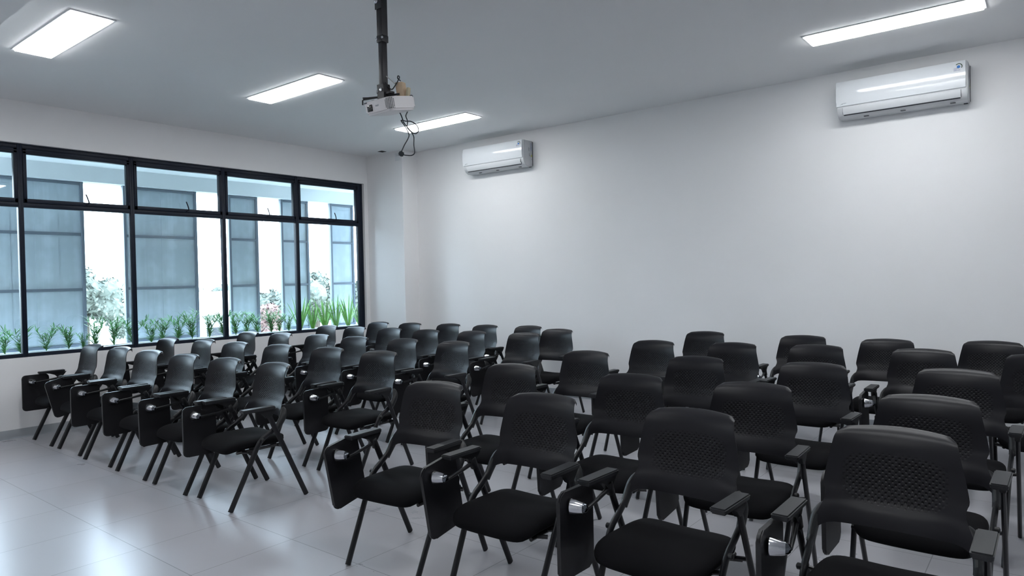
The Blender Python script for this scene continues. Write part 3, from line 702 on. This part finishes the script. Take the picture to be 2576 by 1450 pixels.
def strap(seed):
    rnd = random.Random(seed); t = thing('strap_leaf_plant', None, 'plant')
    lf = bmesh.new(); n = 19
    for k in range(n):
        a = 2*PI*k/n+rnd.uniform(-.3, .3)
        leafblade(lf, (math.cos(a)*.015, math.sin(a)*.015, 0), (math.cos(a)*rnd.uniform(.15, .5), math.sin(a)*rnd.uniform(.15, .5), 1), rnd.uniform(.34, .60), rnd.uniform(.018, .028), rnd.uniform(.2, .8), 8)
    obj('leaves', lf, M_strap, t)
    bm = bmesh.new(); lathe(bm, [(0, .02), (.04, .016), (.07, .01)], (0, 0, 0), (0, 0, 1), 10); obj('leaf_base', bm, M_strap, t)
    return t
sh = [shrub(3), shrub(11), shrub(23)]; used = [0]
ys = [(-4.83, .9), (-4.70, 1.1), (-4.44, .95), (-4.23, .98), (-4.11, .7), (-3.97, 1.2), (-3.77, 1.15), (-3.57, 1.22), (-3.35, .9), (-3.18, 1.1), (-2.98, 1.15), (-2.79, 1.25), (-2.57, 1.15), (-2.38, 1.25), (-2.18, 1.1), (-2.02, 1.15), (-1.86, 1.05), (-1.68, 1.15), (-1.52, 1.0), (-1.38, .9), (-5.15, 1.), (-5.4, 1.), (-5.7, 1.1), (-6.0, 1.), (-6.4, 1.), (-6.8, 1.1)]
where = ['against the mullion left of the second bay', 'under the far left screen', 'left of centre of the wide left screen', 'right part of the wide left screen', 'low one before the edge of the wide left screen', 'in the first bright gap, left',
 'in the first bright gap, middle', 'before the left edge of the second wide screen', 'just right of the mullion beside the second wide screen', 'left part of the second wide screen', 'middle of the second wide screen', 'right edge of the second wide screen',
 'in the second bright gap, left', 'in the second bright gap, right', 'just right of the mullion of the next bay', 'before the first narrow screen', 'before the right edge of the first narrow screen', 'in the third bright gap, left', 'in the third bright gap, right', 'small one among the tall strap leaves at the mullion',
 'first beyond the left picture edge', 'second beyond the left picture edge', 'third beyond the left picture edge', 'fourth beyond the left picture edge', 'fifth beyond the left picture edge', 'sixth beyond the left picture edge']
cnt = {0: 0, 1: 0, 2: 0}
for i, ((y, s), wh) in enumerate(zip(ys, where)):
    k = i % 3; src = sh[k]; o = src if cnt[k] == 0 else dup(src, (0, 0, 0), 0); cnt[k] += 1
    o.location = (-.5+random.uniform(-.06, .06), y, .80); o.rotation_euler = (0, 0, random.uniform(0, 6)); o.scale = (s, s, s*.95)
    tag(o, 'small leafy shrub in the planter, '+wh, 'plant', 'leafy shrubs in the planter')
sp0 = strap(5); sp1 = strap(9)
for i, (y, s, lab) in enumerate([(-1.20, 1.0, 'tall strap-leaf plant left of the last mullion'), (-.98, .85, 'tall strap-leaf plant just right of the last mullion'), (-.76, 1.0, 'tall strap-leaf plant in the last bright gap, left'),
                               (-.55, 1.0, 'tall strap-leaf plant in the last bright gap, right'), (-.32, 1.02, 'tall strap-leaf plant before the corner screen'), (-.10, .9, 'tall strap-leaf plant against the window jamb')]):
    src = (sp0, sp1)[i % 2]; o = src if i < 2 else dup(src, (0, 0, 0), 0)
    o.location = (-.5, y, .80); o.rotation_euler = (0, 0, 1.3*i); o.scale = (s, s, s*.92)
    tag(o, lab, 'plant', 'strap-leaf plants in the planter')

# ------------------------------------------------------------------ the view beyond
struct('ground', box(-140, -1.6, -90, 120, -4.2, -4.0), M_ground, 'pale open ground far below outside the window', 'ground', smooth=False)
def tree(x, y, top, rad, seed, m, lab, base=-4.0, squash=.85):
    rnd = random.Random(seed); t = thing('tree', lab, 'tree', (x, y, base), 0, 'trees outside the window')
    h = top-base; bm = bmesh.new(); sweep(bm, smoothpath([(0, 0, 0), (.1, .05, h*.3), (0, .1, h-rad*.8)], 4), .16, n=8); obj('trunk', bm, M_bark, t)
    bm = bmesh.new()
    for k in range(18):
        a = rnd.uniform(0, 2*PI); q = rnd.uniform(0, .72)*rad; zz = h-rad*squash+rnd.uniform(-.6, .55)*rad*squash; rr = rad*rnd.uniform(.26, .42)
        if k == 0: q = 0; rr = rad*.6; zz = h-rad*squash
        zz = min(zz, h-rr*.85); cc = Vector((q*math.cos(a), q*math.sin(a), zz))
        r = bmesh.ops.create_icosphere(bm, subdivisions=2, radius=rr*.8, matrix=Matrix.Translation(cc))
        for v in r['verts']: v.co += Vector((rnd.uniform(-1, 1), rnd.uniform(-1, 1), rnd.uniform(-1, 1)))*rr*.12
        for j in range(170):
            d_ = Vector((rnd.gauss(0, 1), rnd.gauss(0, 1), rnd.gauss(0, 1))).normalized(); p = cc+d_*rr*rnd.uniform(.78, 1.12)
            e1 = Vector((rnd.gauss(0, 1), rnd.gauss(0, 1), rnd.gauss(0, 1))).normalized()*.11*rnd.uniform(.6, 1.2); e2 = d_.cross(e1).normalized()*.05
            bm.faces.new([bm.verts.new(p-e1), bm.verts.new(p+e2), bm.verts.new(p+e1), bm.verts.new(p-e2)])
    obj('crown', bm, m, t, smooth=False)
tree(-18.6, 2.3, 2.65, 1.5, 1, M_tree, 'round pale green tree in the first bright gap')
tree(-24.6, 6.6, 1.1, 1.1, 2, M_tree, 'small tree right of the round one in the first gap')
tree(-30.5, 11.5, 1.5, 1.6, 3, M_tree, 'hazy far tree behind the little white house, left')
tree(-31.5, 14.6, 1.7, 1.5, 4, M_tree, 'hazy far tree behind the little white house, right')
tree(-15.3, 8.1, 1.35, 1.2, 5, M_tree, 'pale green tree right of the mast')
tree(-9.9, 4.1, 1.02, .62, 6, M_tree2, 'small russet tree at the foot of the mast')
tree(-11.2, 6.6, 2.0, 1.1, 7, M_tree, 'tall pale tree in the last bright gap')
tree(-8.0, 6.2, 1.65, .8, 8, M_tree, 'pale tree at the window jamb')
tree(-17.0, 5.5, -.3, .9, 9, M_tree, 'low bushy tree in the second bright gap')
def house(x, y, wx, wy, top, lab, base=-4.0):
    t = thing('house', lab, 'building', (x, y, base), R(8), 'houses outside the window'); h = top-base
    obj('house_wall', box(-wx/2, wx/2, -wy/2, wy/2, 0, h), M_house, t, smooth=False)
    bm = bmesh.new(); prism(bm, [(-wx/2-.4, h), (wx/2+.4, h), (0, h+.9)], 'y', -wy/2-.3, wy/2+.3); obj('roof', bm, M_roof, t, smooth=False)
    for k in (-1, 1):
        bm = bmesh.new(); add_box(bm, wx/2-.02, wx/2+.03, k*wy*.25-.4, k*wy*.25+.4, h-1.3, h-.5); obj('house_window', bm, M_dark, t, smooth=False)
house(-34, 4.0, 5, 9, .15, 'long white house far off in the first bright gap')
house(-19.0, 7.2, 2.6, 2.8, .35, 'little white house far off in the second bright gap')
house(-22, 12.9, 4, 4, -.2, 'white house far off behind the mast')
t = thing('mast', 'slender faded red lattice mast far outside in the third bright gap', 'mast', (-28.0, 15.15, -4))
bm = bmesh.new()
for dx, dy in ((-.14, -.14), (.14, -.14), (0, .16)): sweep(bm, [(dx, dy, 0), (dx*.5, dy*.5, 11.6)], .055, n=6)
obj('mast_leg', bm, M_mast, t)
bm = bmesh.new()
for k in range(22):
    z = k*.52; f = 1-.5*z/11.6; g_ = 1-.5*(z+.5)/11.6
    sweep(bm, [(-.14*f, -.14*f, z), (.14*g_, -.14*g_, z+.5)], .018, n=5); sweep(bm, [(.14*f, -.14*f, z), (0, .16*g_, z+.5)], .018, n=5)
obj('lattice', bm, M_mast, t)
t = thing('railing', 'pale railing on the ground outside across the bright gaps', 'railing', (-12, 3, -4))
bm = bmesh.new()
for k in range(12): add_box(bm, -.03, .03, -6+k*1.4, -5.94+k*1.4, 0, 3.9)
obj('post', bm, M_rail, t, smooth=False)
bm = bmesh.new()
for z in (3.3, 3.6, 3.88): add_box(bm, -.02, .02, -6, 9.5, z, z+.04)
obj('rail', bm, M_rail, t, smooth=False)
